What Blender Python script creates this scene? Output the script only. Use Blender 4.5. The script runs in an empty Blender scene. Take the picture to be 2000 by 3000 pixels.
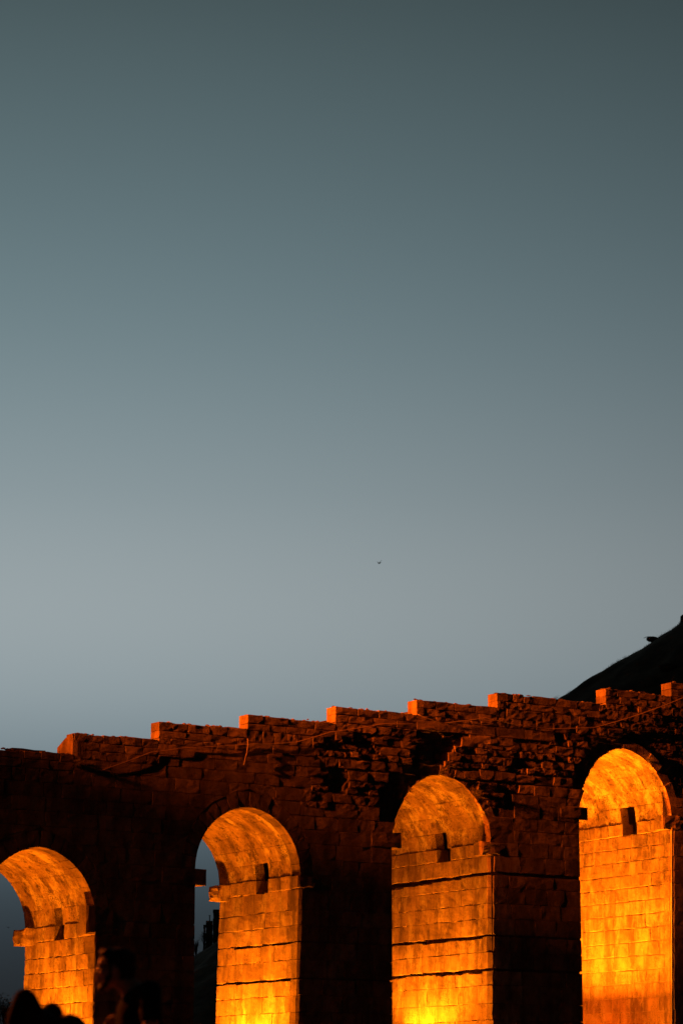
import bpy, bmesh, math, random
from mathutils import Vector, noise, Matrix

S = bpy.context.scene
COL = S.collection

# ------------------------------------------------------------------ camera
FPX, HORIZON, TH, DIST, CAM_H = 7500.0, 3250.0, math.radians(33), 70.0, 0.85
PITCH = math.atan((HORIZON - 1500) / FPX)
CAM = Vector((-DIST * math.sin(TH), -DIST * math.cos(TH), CAM_H))
RIGHT = Vector((math.cos(TH), -math.sin(TH), 0))
FWD_H = Vector((math.sin(TH), math.cos(TH), 0))
FWD = FWD_H * math.cos(PITCH) + Vector((0, 0, math.sin(PITCH)))
UP = -FWD_H * math.sin(PITCH) + Vector((0, 0, math.cos(PITCH)))
cd = bpy.data.cameras.new('camera')
cam = bpy.data.objects.new('camera', cd)
COL.objects.link(cam)
cam.location = CAM
cam.rotation_euler = FWD.to_track_quat('-Z', 'Y').to_euler()
cd.sensor_fit = 'HORIZONTAL'
cd.sensor_width = 24.0
cd.lens = FPX / 2000 * 24.0
cd.clip_end = 5000
cd.dof.use_dof = True
cd.dof.focus_distance = 71.0
cd.dof.aperture_fstop = 2.8
S.camera = cam

# ------------------------------------------------------------------ sky and exposure
SUN_AZ = math.radians(33 - 10)          # glow a little left of the view, measured from +Y towards +X
W = bpy.data.worlds.new('World')
S.world = W
W.use_nodes = True
nt = W.node_tree
nt.nodes.clear()
def N(t, typ, **kw):
    n = t.nodes.new(typ)
    for k, v in kw.items():
        setattr(n, k, v)
    return n
def lin(c):
    return tuple(((v / 255) / 12.92 if v / 255 <= .04045 else ((v / 255 + .055) / 1.055) ** 2.4) for v in c) + (1.0,)
def math_node(t, op, a, b=None):
    n = N(t, 'ShaderNodeMath', operation=op)
    for i, v in enumerate((a, b)):
        if v is None:
            continue
        if isinstance(v, (int, float)):
            n.inputs[i].default_value = v
        else:
            t.links.new(v, n.inputs[i])
    return n.outputs[0]
tc = N(nt, 'ShaderNodeTexCoord')
sep = N(nt, 'ShaderNodeSeparateXYZ')
nt.links.new(tc.outputs['Generated'], sep.inputs[0])
X_, Y_, Z_ = sep.outputs
elev = math_node(nt, 'MULTIPLY', math_node(nt, 'ARCSINE', Z_), 180 / math.pi / 60)     # 0..1 = 0..60 degrees
ramp = N(nt, 'ShaderNodeValToRGB')
ramp.color_ramp.interpolation = 'B_SPLINE'
SKY = [(0.0, (21, 25, 29)), (2.5, (32, 38, 43)), (4.4, (50, 60, 67)), (6.0, (81, 96, 104)), (7.4, (116, 131, 138)),
       (9.0, (144, 157, 162)), (11.0, (157, 167, 170)), (13.5, (139, 153, 158)), (17.0, (112, 132, 138)),
       (20.7, (91, 110, 115)), (24.4, (74, 90, 93)), (32, (43, 54, 57)), (58, (22, 27, 30))]
els = ramp.color_ramp.elements
while len(els) < len(SKY):
    els.new(0.5)
for e, (deg, c) in zip(els, SKY):
    e.position = deg / 60
    e.color = lin(c)
nt.links.new(elev, ramp.inputs[0])
hor = math_node(nt, 'SQRT', math_node(nt, 'ADD', math_node(nt, 'MULTIPLY', X_, X_), math_node(nt, 'MULTIPLY', Y_, Y_)))
dotp = math_node(nt, 'ADD', math_node(nt, 'MULTIPLY', X_, math.sin(SUN_AZ)), math_node(nt, 'MULTIPLY', Y_, math.cos(SUN_AZ)))
caz = math_node(nt, 'DIVIDE', dotp, math_node(nt, 'MAXIMUM', hor, 1e-4))
ang = math_node(nt, 'ARCCOSINE', math_node(nt, 'MINIMUM', math_node(nt, 'MAXIMUM', caz, -1.0), 1.0))
sig = math.radians(20)
glow = math_node(nt, 'EXPONENT', math_node(nt, 'MULTIPLY', math_node(nt, 'MULTIPLY', ang, ang), -0.5 / sig ** 2))
glow = math_node(nt, 'ADD', math_node(nt, 'MULTIPLY', glow, 0.955), 0.045)
mul = N(nt, 'ShaderNodeVectorMath', operation='SCALE')
nt.links.new(ramp.outputs[0], mul.inputs[0])
nt.links.new(glow, mul.inputs['Scale'])
sky = N(nt, 'ShaderNodeTexSky', sky_type='NISHITA')
sky.sun_disc = False
sky.sun_elevation = math.radians(-5)
sky.sun_rotation = SUN_AZ
skm = N(nt, 'ShaderNodeVectorMath', operation='SCALE')
skm.inputs['Scale'].default_value = 0.02
nt.links.new(sky.outputs[0], skm.inputs[0])
addv = N(nt, 'ShaderNodeVectorMath', operation='ADD')
nt.links.new(mul.outputs[0], addv.inputs[0])
nt.links.new(skm.outputs[0], addv.inputs[1])
bg = N(nt, 'ShaderNodeBackground')
bg.inputs['Strength'].default_value = 1.0
nt.links.new(addv.outputs[0], bg.inputs[0])
out = N(nt, 'ShaderNodeOutputWorld')
nt.links.new(bg.outputs[0], out.inputs[0])
S.view_settings.view_transform = 'Standard'
S.view_settings.look = 'None'
S.view_settings.exposure = 0.0
S.view_settings.gamma = 1.0
S.cycles.max_bounces = 6
S.cycles.use_denoising = True
SODIUM = (1.0, 0.21, 0.003)
SODIUM_OLD = (1.0, 0.135, 0.003)        # the redder, ageing lamps on the mast

# ------------------------------------------------------------------ helpers
def at(px, py, dist):
    """world point of a photo pixel at a horizontal distance (used once, to measure where things stand)"""
    d = FWD + RIGHT * ((px - 1000) / FPX) - UP * ((py - 1500) / FPX)
    return CAM + d * (dist / math.hypot(d.x, d.y))
def atf(px, py, f0):
    """the same at a distance measured along the view"""
    d = FWD + RIGHT * ((px - 1000) / FPX) - UP * ((py - 1500) / FPX)
    return CAM + d * (f0 / d.dot(FWD_H))
def on_y(px, py, y=0.0):
    d = FWD + RIGHT * ((px - 1000) / FPX) - UP * ((py - 1500) / FPX)
    q = CAM + d * ((y - CAM.y) / d.y)
    return q.x, q.z
def tag(o, label=None, cat=None, group=None, kind=None):
    for k, v in (('label', label), ('category', cat), ('group', group), ('kind', kind)):
        if v:
            o[k] = v
    return o
def empty(name, loc=(0, 0, 0), parent=None):
    o = bpy.data.objects.new(name, None)
    COL.objects.link(o)
    o.location = loc
    o.empty_display_size = .2
    o.parent = parent
    return o
def mesh_obj(name, verts, faces, mat, parent=None, loc=None, smooth=False):
    if loc is not None:
        lv = Vector(loc)
        verts = [Vector(v) - lv for v in verts]
    me = bpy.data.meshes.new(name)
    me.from_pydata([tuple(v) for v in verts], [], faces)
    me.materials.append(mat)
    if smooth:
        me.polygons.foreach_set('use_smooth', [True] * len(me.polygons))
    o = bpy.data.objects.new(name, me)
    COL.objects.link(o)
    o.parent = parent
    if loc is not None:
        o.location = loc
        if parent is not None:                       # parents in this file are neither rotated nor scaled unless noted
            o.location = Vector(loc) - parent_world(parent)
    return o
def parent_world(p):
    v = Vector((0, 0, 0))
    while p is not None:
        v += p.location
        p = p.parent
    return v
class MB:
    def __init__(self):
        self.v, self.f = [], []
    def add(self, vs, fs):
        b = len(self.v)
        self.v += [Vector(v) for v in vs]
        self.f += [tuple(i + b for i in f) for f in fs]
    def box(self, c, s, rz=0.0):
        c = Vector(c)
        m = Matrix.Rotation(rz, 3, 'Z')
        vs = [c + m @ Vector((x * s[0] / 2, y * s[1] / 2, z * s[2] / 2)) for x in (-1, 1) for y in (-1, 1) for z in (-1, 1)]
        self.add(vs, [(0, 1, 3, 2), (4, 6, 7, 5), (0, 4, 5, 1), (2, 3, 7, 6), (0, 2, 6, 4), (1, 5, 7, 3)])
    def tube(self, pts, r, n=6, r1=None):
        pts = [Vector(p) for p in pts]
        base = len(self.v)
        for i, p in enumerate(pts):
            t = (pts[min(i + 1, len(pts) - 1)] - pts[max(i - 1, 0)]).normalized()
            a = t.orthogonal().normalized()
            b = t.cross(a)
            rr = r if r1 is None else r + (r1 - r) * i / (len(pts) - 1)
            for k in range(n):
                an = 2 * math.pi * k / n
                self.v.append(p + (a * math.cos(an) + b * math.sin(an)) * rr)
        for i in range(len(pts) - 1):
            for k in range(n):
                k2 = (k + 1) % n
                self.f.append((base + i * n + k, base + i * n + k2, base + (i + 1) * n + k2, base + (i + 1) * n + k))
        self.f.append(tuple(base + k for k in range(n))[::-1])
        self.f.append(tuple(base + (len(pts) - 1) * n + k for k in range(n)))
    def build(self, name, mat, parent=None, loc=(0, 0, 0), smooth=False):  # loc None: coordinates are the parent's own
        return mesh_obj(name, self.v, self.f, mat, parent, loc, smooth)

# ------------------------------------------------------------------ materials
def material(name):
    m = bpy.data.materials.new(name)
    m.use_nodes = True
    t = m.node_tree
    t.nodes.clear()
    o = N(t, 'ShaderNodeOutputMaterial')
    p = N(t, 'ShaderNodeBsdfPrincipled')
    t.links.new(p.outputs[0], o.inputs[0])
    p.inputs['Roughness'].default_value = .9
    if 'Specular IOR Level' in p.inputs:
        p.inputs['Specular IOR Level'].default_value = .2
    return m, t, p
def plain(name, rgb, rough=.8, spec=.3, bump=0, bscale=60):
    m, t, p = material(name)
    p.inputs['Roughness'].default_value = rough
    p.inputs['Specular IOR Level'].default_value = spec
    g = N(t, 'ShaderNodeNewGeometry')
    no = N(t, 'ShaderNodeTexNoise')
    no.inputs['Scale'].default_value = bscale
    no.inputs['Detail'].default_value = 4
    t.links.new(g.outputs['Position'], no.inputs['Vector'])
    mx = N(t, 'ShaderNodeMix', data_type='RGBA')
    mx.inputs[6].default_value = tuple(c * .8 for c in rgb) + (1,)
    mx.inputs[7].default_value = tuple(min(1, c * 1.2) for c in rgb) + (1,)
    t.links.new(no.outputs[0], mx.inputs[0])
    t.links.new(mx.outputs[2], p.inputs['Base Color'])
    if bump:
        b = N(t, 'ShaderNodeBump')
        b.inputs['Strength'].default_value = bump
        b.inputs['Distance'].default_value = .01
        t.links.new(no.outputs[0], b.inputs['Height'])
        t.links.new(b.outputs[0], p.inputs['Normal'])
    return m
def ramp_node(t, src, stops):
    r = N(t, 'ShaderNodeValToRGB')
    e = r.color_ramp.elements
    while len(e) < len(stops):
        e.new(.5)
    for q, (pos, c) in zip(e, stops):
        q.position = pos
        q.color = (c, c, c, 1) if isinstance(c, (int, float)) else tuple(c) + (1,)
    t.links.new(src, r.inputs[0])
    return r.outputs[0]
def noise_node(t, vec, scale, detail=5, rough=.6, mapping=None):
    if mapping:
        mp = N(t, 'ShaderNodeMapping')
        mp.inputs['Scale'].default_value = mapping
        t.links.new(vec, mp.inputs['Vector'])
        vec = mp.outputs[0]
    n = N(t, 'ShaderNodeTexNoise')
    n.inputs['Scale'].default_value = scale
    n.inputs['Detail'].default_value = detail
    n.inputs['Roughness'].default_value = rough
    t.links.new(vec, n.inputs['Vector'])
    return n.outputs[0]
def mixc(t, fac, a, b, mode='MIX'):
    n = N(t, 'ShaderNodeMix', data_type='RGBA', blend_type=mode)
    for i, v in ((0, fac), (6, a), (7, b)):
        if isinstance(v, (int, float)):
            n.inputs[i].default_value = v
        elif isinstance(v, tuple):
            n.inputs[i].default_value = v + (1,) if len(v) == 3 else v
        else:
            t.links.new(v, n.inputs[i])
    return n.outputs[2]
def stone(name, dark, light, patch=None, patch_amt=0.0, streak=(1.2, 1.2, .3), bump=.6, pits=.35, soot=.4, vary=.5, fine=26):
    """weathered limestone: tone per block, blotches, rain streaks, pits and fine relief"""
    m, t, p = material(name)
    g = N(t, 'ShaderNodeNewGeometry')
    pos = g.outputs['Position']
    oi = N(t, 'ShaderNodeObjectInfo')
    n1 = noise_node(t, pos, 1.7, 7, .62)
    n2 = noise_node(t, pos, 1.6, 5, .65, streak)
    n3 = noise_node(t, pos, 11, 5, .7)
    n4 = noise_node(t, pos, fine, 6, .72)
    base = mixc(t, ramp_node(t, n1, [(.32, 0.0), (.68, 1.0)]), dark, light)
    base = mixc(t, .8, base, ramp_node(t, n2, [(.36, .42), (.5, .92), (.66, 1.3)]), 'MULTIPLY')
    r = ramp_node(t, oi.outputs['Random'], [(0, 1 - vary * .5), (1, 1 + vary * .35)])
    base = mixc(t, 1.0, base, r, 'MULTIPLY')
    if patch:
        pm = noise_node(t, pos, 1.5, 6, .7, (streak[0] * 1.1, streak[1] * 1.1, streak[2] * 2))
        base = mixc(t, math_node(t, 'MULTIPLY', ramp_node(t, pm, [(.5, 0.0), (.6, 1.0)]), patch_amt), base, patch)
    sm = noise_node(t, pos, 3.1, 8, .78)
    base = mixc(t, math_node(t, 'MULTIPLY', ramp_node(t, sm, [(.52, 0.0), (.62, 1.0)]), soot), base, tuple(c * .22 for c in dark))
    pm2 = ramp_node(t, n3, [(.3, 1 - pits), (.44, 1.0)])
    base = mixc(t, 1.0, base, pm2, 'MULTIPLY')
    pz = math_node(t, 'MULTIPLY', ramp_node(t, noise_node(t, pos, 34, 3, .6), [(.50, 0.0), (.60, 1.0)]), ramp_node(t, noise_node(t, pos, 1.9, 4, .6), [(.46, 0.0), (.60, 1.0)]))
    base = mixc(t, math_node(t, 'MULTIPLY', pz, min(1.0, pits * 1.3)), base, tuple(c * .15 for c in dark))
    t.links.new(base, p.inputs['Base Color'])
    h = math_node(t, 'ADD', math_node(t, 'MULTIPLY', n3, .7), math_node(t, 'MULTIPLY', n4, .5))
    b = N(t, 'ShaderNodeBump')
    b.inputs['Strength'].default_value = bump
    b.inputs['Distance'].default_value = .03
    t.links.new(h, b.inputs['Height'])
    t.links.new(b.outputs[0], p.inputs['Normal'])
    return m
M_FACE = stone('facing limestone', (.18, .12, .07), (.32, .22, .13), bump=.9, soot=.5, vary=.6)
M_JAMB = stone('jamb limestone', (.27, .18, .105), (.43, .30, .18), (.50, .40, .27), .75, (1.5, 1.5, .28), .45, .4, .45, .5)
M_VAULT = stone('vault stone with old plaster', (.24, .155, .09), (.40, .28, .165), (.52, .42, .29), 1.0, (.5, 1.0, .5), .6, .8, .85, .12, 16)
M_MORT = stone('grey mortar core', (.13, .085, .05), (.22, .15, .09), bump=1.0, soot=.4, vary=.0)
M_PALE = stone('pale lime mortar', (.40, .31, .20), (.46, .37, .25), bump=.5, soot=.1, vary=0.0)
M_RUB = stone('broken rubble core', (.16, .105, .06), (.30, .205, .12), bump=1.0, soot=.5, vary=.6)
M_HILL = stone('dry hillside earth', (.22, .14, .08), (.36, .25, .15), streak=(.5, .5, .5), bump=.6, soot=.3, vary=0.0, fine=9)
M_GROUND = stone('trodden earth ground', (.12, .09, .06), (.22, .17, .11), streak=(.6, .6, .6), bump=.5, soot=.2, vary=0.0)
M_DRYGRASS = plain('dry grass', (.12, .095, .045), .9, .1, 0)
M_LEAF = plain('dark leaves', (.045, .06, .03), .8, .2, 0, 8)
M_BARK = plain('bark', (.08, .06, .045), .9, .1, .5)
M_CABLE = plain('cable sheath', (.30, .20, .13), .6, .3)
M_STEEL = plain('painted grey steel', (.16, .16, .16), .45, .5)
M_DARKMET = plain('black floodlight casing', (.03, .03, .03), .4, .5)
M_SKIN = plain('skin', (.42, .25, .17), .55, .35, .1, 120)
M_HAIR = plain('black hair', (.012, .010, .009), .6, .3, .8, 140)
M_SHIRT = plain('black cotton shirt', (.007, .007, .008), .92, .1, .3, 50)
M_SHIRT2 = plain('dark brown cotton shirt', (.012, .009, .008), .92, .1, .3, 50)
M_JEANS = plain('dark denim', (.03, .035, .055), .9, .1, .3, 80)
M_SHOE = plain('dark leather', (.02, .018, .016), .5, .4)
M_EYE = plain('eye', (.30, .28, .26), .2, .5)
M_BIRD = plain('dark feathers', (.03, .03, .033), .7, .2)
M_LENS = plain('floodlight glass', (.5, .45, .35), .1, .5)
def emissive(name, rgb, s):
    m, t, p = material(name)
    p.inputs['Base Color'].default_value = rgb + (1,)
    p.inputs['Emission Color'].default_value = rgb + (1,)
    p.inputs['Emission Strength'].default_value = s
    return m
M_GLOW = emissive('lit sodium lens', SODIUM, 6.0)

# ------------------------------------------------------------------ ground and hill
def ground():
    v, f = [], []
    n = 40
    for j in range(n + 1):
        for i in range(n + 1):
            a, b = (i / n * 2 - 1), (j / n * 2 - 1)
            x, y = 1500 * a * abs(a) ** 1.5, 1500 * b * abs(b) ** 1.5
            v.append((x, y, 0.0))
    for j in range(n):
        for i in range(n):
            k = j * (n + 1) + i
            f.append((k, k + 1, k + n + 2, k + n + 1))
    tag(mesh_obj('ground', v, f, M_GROUND), 'dark trodden ground stretching away under the arcade', 'ground', kind='structure')
ground()

HD = 165.0
PROFILE = [(-1500, 3245), (-700, 3215), (-300, 3160), (0, 3030), (400, 2870), (573, 2800), (640, 2752), (1000, 2480), (1634, 2046), (1691, 2007),
           (1774, 1956), (1851, 1908), (1905, 1878), (1946, 1848), (1993, 1820), (2100, 1745), (2400, 1560), (2900, 1380), (3600, 1300), (4600, 1330)]
def prof(px):
    for (a, ya), (b, yb) in zip(PROFILE, PROFILE[1:]):
        if a <= px <= b:
            return ya + (yb - ya) * (px - a) / (b - a)
    return PROFILE[0][1] if px < 0 else PROFILE[-1][1]
def hill_z(r, f):
    top = 20.0
    for _ in range(4):
        px = 1000 + FPX * r / (HD * math.cos(PITCH) + (top - CAM_H) * math.sin(PITCH))
        px = max(-1500, min(4600, px))
        top = atf(px, prof(px), HD).z
    g = (f - HD) / (36.0 if f < HD else 90.0)
    w = max(0.0, 1 - g * g) ** 1.3 if abs(g) < 1 else 0.0
    nz = noise.fractal(Vector((r * .08, f * .08, 3.3)), 1.0, 2.0, 4)
    nz2 = noise.fractal(Vector((r * .5, f * .5, 7.3)), 1.0, 2.0, 3)
    return top * w + (nz * .8 * (abs(g)) + nz2 * .30) * min(1, w * 3) - .3
def hill():
    v, f = [], []
    rs = [-60 + i * .5 for i in range(285)]
    fs = []
    q = HD - 36
    while q < HD + 90:
        fs.append(q)
        q += .7 if abs(q - HD) < 22 else 3.0
    for y in fs:
        for r in rs:
            p = CAM + RIGHT * r + FWD_H * y
            v.append((p.x, p.y, hill_z(r, y)))
    n = len(rs)
    for j in range(len(fs) - 1):
        for i in range(n - 1):
            k = j * n + i
            f.append((k, k + 1, k + n + 1, k + n))
    tag(mesh_obj('hill', v, f, M_HILL, smooth=True), 'dark bare hillside rising to the right behind the arcade', 'hill', kind='structure')
hill()

# ------------------------------------------------------------------ the arcade: x runs along the facade, y into the wall, z up
rng = random.Random(11)
class Arch:
    pass
ARCHES = []
for (xl, xr, zs, apex, thick, ring, bat, cham) in [
        (-10.72, -7.48, 5.15, 7.31, 4.05, .42, .004, .03),
        (-4.56, -1.33, 6.62, 8.70, 4.30, .42, .028, .06),
        (1.66, 5.03, 7.84, 10.01, 5.30, .0, .030, .13),
        (8.23, 11.72, 8.95, 11.26, 5.00, .0, .036, .10)]:
    a = Arch()
    a.xl, a.xr, a.zs, a.apex, a.thick, a.ring, a.bat, a.cham = xl, xr, zs, apex, thick, ring, bat, cham
    a.zsv = zs + .38
    a.mid = (xl + xr) / 2
    a.a = (xr - xl) / 2
    a.h = apex - a.zsv
    a.R = (a.h ** 2 + a.a ** 2) / (2 * a.a)
    a.phi = math.acos((a.R - a.a) / a.R)
    a.top = a.zsv + math.sqrt((a.R + ring) ** 2 - (a.R - a.a) ** 2)
    ARCHES.append(a)
def jr(a, z):
    return a.xr - a.bat * max(0.0, a.zs - z)
def hw(a, z, off=0.0):
    """half width of the opening (or of the outside of its ring) at height z"""
    if z <= a.zsv:
        return a.a + off
    q = (a.R + off) ** 2 - (z - a.zsv) ** 2
    return max(0.0, (a.a - a.R) + math.sqrt(q)) if q > 0 else 0.0

def bulge(A, z):
    """the left haunches of the two right-hand arches are flatter, nearly straight"""
    t = (z - A.zsv) / A.h
    return (0.0 if A.ring else .17) * math.sin(math.pi * t) if 0 < t < 1 else 0.0

STEPS = [(-17.0, 9.73), (-8.20, 10.30), (-5.72, 10.80), (-3.01, 11.21), (-.20, 11.66), (2.52, 12.08), (5.33, 12.52), (9.32, 13.0), (11.85, 13.41),
         (14.4, 13.85), (16.9, 14.3), (19.5, 14.3)]
def seg_of(s):
    for k in range(len(STEPS) - 1):
        if STEPS[k][0] <= s < STEPS[k + 1][0]:
            return k
    return 0 if s < STEPS[0][0] else len(STEPS) - 2
def top_of(s):
    return STEPS[seg_of(s)][1]
PAR_H = .44
X0, X1 = -11.6, 13.3            # where single stones are built

RUB_PX = [(965, 2166), (925, 2192), (922, 2262), (895, 2282), (880, 2366), (1000, 2380), (1100, 2382), (1140, 2420), (1230, 2300), (1300, 2290), (1425, 2440),
          (1437, 2420), (1470, 2360), (1560, 2312), (1600, 2302), (1690, 2312), (1720, 2330), (1830, 2215), (1960, 2350), (1985, 2320), (2080, 2300), (2080, 2110),
          (1720, 2112), (1640, 2170), (1560, 2176), (1440, 2176), (1330, 2150), (1215, 2150), (1100, 2156)]
RUB = [on_y(*p) for p in RUB_PX]
def in_poly(s, z, poly):
    r = False
    j = len(poly) - 1
    for i in range(len(poly)):
        (xi, zi), (xj, zj) = poly[i], poly[j]
        if (zi > z) != (zj > z) and s < (xj - xi) * (z - zi) / (zj - zi) + xi:
            r = not r
        j = i
    return r
WEDGE1 = [on_y(*p) for p in [(1222, 2148), (1212, 2222), (1172, 2245), (1122, 2305), (1098, 2405), (1150, 2450), (1260, 2330), (1290, 2285), (1318, 2240), (1345, 2180), (1400, 2150), (1340, 2120)]]
WEDGE2 = [on_y(*p) for p in [(1722, 2178), (1690, 2235), (1655, 2310), (1700, 2350), (1760, 2260), (1830, 2215), (1960, 2350), (2080, 2320), (2080, 2150), (1900, 2140)]]
HOLE1 = [on_y(*p) for p in [(990, 2225), (965, 2262), (950, 2330), (945, 2368), (985, 2372), (1010, 2320), (1008, 2262)]]
HOLE2 = [on_y(*p) for p in [(985, 2170), (1060, 2160), (1100, 2175), (1112, 2205), (1050, 2195), (985, 2190)]]
HOLE3 = [on_y(*p) for p in [(1490, 2210), (1520, 2215), (1590, 2225), (1590, 2250), (1540, 2252), (1500, 2262)]]
HOLE4 = [on_y(*p) for p in [(1455, 2300), (1540, 2300), (1545, 2340), (1495, 2345)]]
def recess(s, z):
    """how far the wall face lies behind the dressed facing: mortar bed, or fallen facing with rubble showing"""
    wob = noise.noise(Vector((s * 2.3, z * 2.3, 1.0))) * .22
    wob2 = noise.noise(Vector((s * 2.3, z * 2.3, 9.0))) * .22
    a, b = s + wob, z + wob2
    if not in_poly(a, b, RUB):
        return .025
    return zone(a, b) + .024 + noise.fractal(Vector((s * 7, z * 7, 8.0)), 1.0, 2.0, 3) * .010
def zone(s, z):
    """depth of the broken face behind the dressed facing"""
    if in_poly(s, z, WEDGE1):
        return .075
    if in_poly(s, z, WEDGE2):
        return .065
    if in_poly(s, z, HOLE1) or in_poly(s, z, HOLE4):
        return .05
    if in_poly(s, z, HOLE2) or in_poly(s, z, HOLE3):
        return .04
    return .008 + .010 * noise.noise(Vector((s * .9, z * .9, 4.0))) - (.012 if s < .6 else 0)

def stone_mesh(uL, uR, v0, v1, depth, mp, r, gap=.012, bev=.022, rough=.010, nu=4, nv=3, chl=0.0, chr_=0.0, proud=0.0, rag=.006, tilt=.012, rag_bot=0.0, rag_top=0.0):
    """one dressed block. uL, uR give its ends at each height; mp turns (u, v, w) into the world, w running into the wall"""
    seed = r.random() * 100
    tu, tv = r.uniform(-tilt, tilt), r.uniform(-tilt, tilt)
    pr = proud + r.uniform(-.5, .5) * rough
    V, F = [], []
    def jit(k):
        return r.uniform(-k, k)
    idx = {}
    um, vm = (uL((v0 + v1) / 2) + uR((v0 + v1) / 2)) / 2, (v0 + v1) / 2
    bl, br = max(bev, chl), max(bev, chr_)
    bt = bev * r.uniform(.7, 1.5)
    for j in range(nv + 1):
        tvv = j / nv
        v = v0 + gap + bt + (v1 - v0 - 2 * gap - 2 * bt) * tvv
        a, b = uL(v) + gap + bl, uR(v) - gap - br
        for i in range(nu + 1):
            u = a + (b - a) * i / nu
            edge = i in (0, nu) or j in (0, nv)
            nz = noise.fractal(Vector((u * 3.1 + seed, v * 3.1, seed)), 1.0, 2.0, 3)
            w = -pr + nz * rough * 1.6 + tu * (u - um) + tv * (v - vm) + (jit(rough * .4))
            if i in (0, nu) and j in (0, nv):
                w += bev * r.uniform(.0, .9)
            idx[i, j] = len(V)
            V.append(mp(u + (jit(rag) if edge else 0), v + (jit(rag) if edge else 0), w))
    for j in range(nv):
        for i in range(nu):
            F.append((idx[i, j], idx[i + 1, j], idx[i + 1, j + 1], idx[i, j + 1]))
    loop = [(i, 0) for i in range(nu)] + [(nu, j) for j in range(nv)] + [(i, nv) for i in range(nu, 0, -1)] + [(0, j) for j in range(nv, 0, -1)]
    rim, back = [], []
    for (i, j) in loop:
        tvv = j / nv
        v = v0 + gap + (v1 - v0 - 2 * gap) * tvv
        a, b = uL(v) + gap, uR(v) - gap
        u = a + (b - a) * i / nu
        if i not in (0, nu):
            u = a + bl + (b - br - a - bl) * i / nu
        w = bev
        if i == 0 and chl:
            w = chl
        if i == nu and chr_:
            w = chr_
        vv = v + jit(rag)
        if j == 0 and rag_bot:
            vv += r.uniform(-rag_bot, rag_bot * .6)
        if j == nv and rag_top:
            vv += r.uniform(-rag_top, rag_top * .4)
        uu = u + jit(rag) * (.4 if i in (0, nu) else 1)
        rim.append(len(V))
        V.append(mp(uu, vv, w - pr + jit(rough * .5)))
        back.append(len(V))
        V.append(mp(u, v, depth))
    n = len(loop)
    for k in range(n):
        k2 = (k + 1) % n
        F.append((idx[loop[k]], rim[k], rim[k2], idx[loop[k2]]))
        F.append((rim[k], back[k], back[k2], rim[k2]))
    F.append(tuple(back))
    return V, F
def put_stone(name, mat, parent, *args, **kw):
    V, F = stone_mesh(*args, **kw)
    c = Vector((0, 0, 0))
    for v in V:
        c += Vector(v)
    c /= len(V)
    return mesh_obj(name, V, F, mat, parent, tuple(c))
def const(x):
    return lambda z: x
FACE_MAP = lambda u, v, w: (u, w, v)

arcade = tag(empty('arcade', (0, 0, 0)), 'long weathered stone arcade with pointed arches and a stepped parapet, lit orange inside', 'arcade')

# piers ---------------------------------------------------------------------------------
TABLES = {
    1: [5.15, 4.72, 4.33, 3.92, 3.50, 3.10, 2.70, 2.30],
    2: [6.62, 6.07, 5.65, 5.22, 4.74, 4.26, 3.80, 3.36, 2.90, 2.42],
    3: [7.84, 7.38, 6.95, 6.50, 6.08, 5.62, 5.14, 4.68, 4.22, 3.72, 3.26, 2.80, 2.35],
    4: [8.95, 8.56, 8.16, 7.75, 7.36, 6.95, 6.54, 6.14, 5.72, 5.32, 4.90, 4.50, 4.08, 3.66, 3.24, 2.82, 2.40]}
CRACKS = {2: {5.22: .045, 4.26: .055}, 3: {7.38: .15, 5.62: .085, 4.68: .10}}       # open bed joints below these heights
HOLE_D = {0: (1.70, 2.26), 1: (1.62, 2.26), 2: (1.95, 2.62), 3: (1.62, 2.28)}
def lay(a, b, lo, hi, r, mn=.28):
    """cut the run a..b into stones"""
    cuts = [a]
    while b - cuts[-1] > hi * 1.25:
        cuts.append(cuts[-1] + r.uniform(lo, hi))
    rest = b - cuts[-1]
    if rest > hi:
        cuts.append(cuts[-1] + rest * r.uniform(.4, .6))
    elif rest < mn and len(cuts) > 1:
        cuts.pop()
    cuts.append(b)
    return cuts
piers = []
edges = [(-17.0, -10.72)] + [(ARCHES[k].xr, ARCHES[k + 1].xl) for k in range(3)] + [(11.72, 19.5)]
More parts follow.
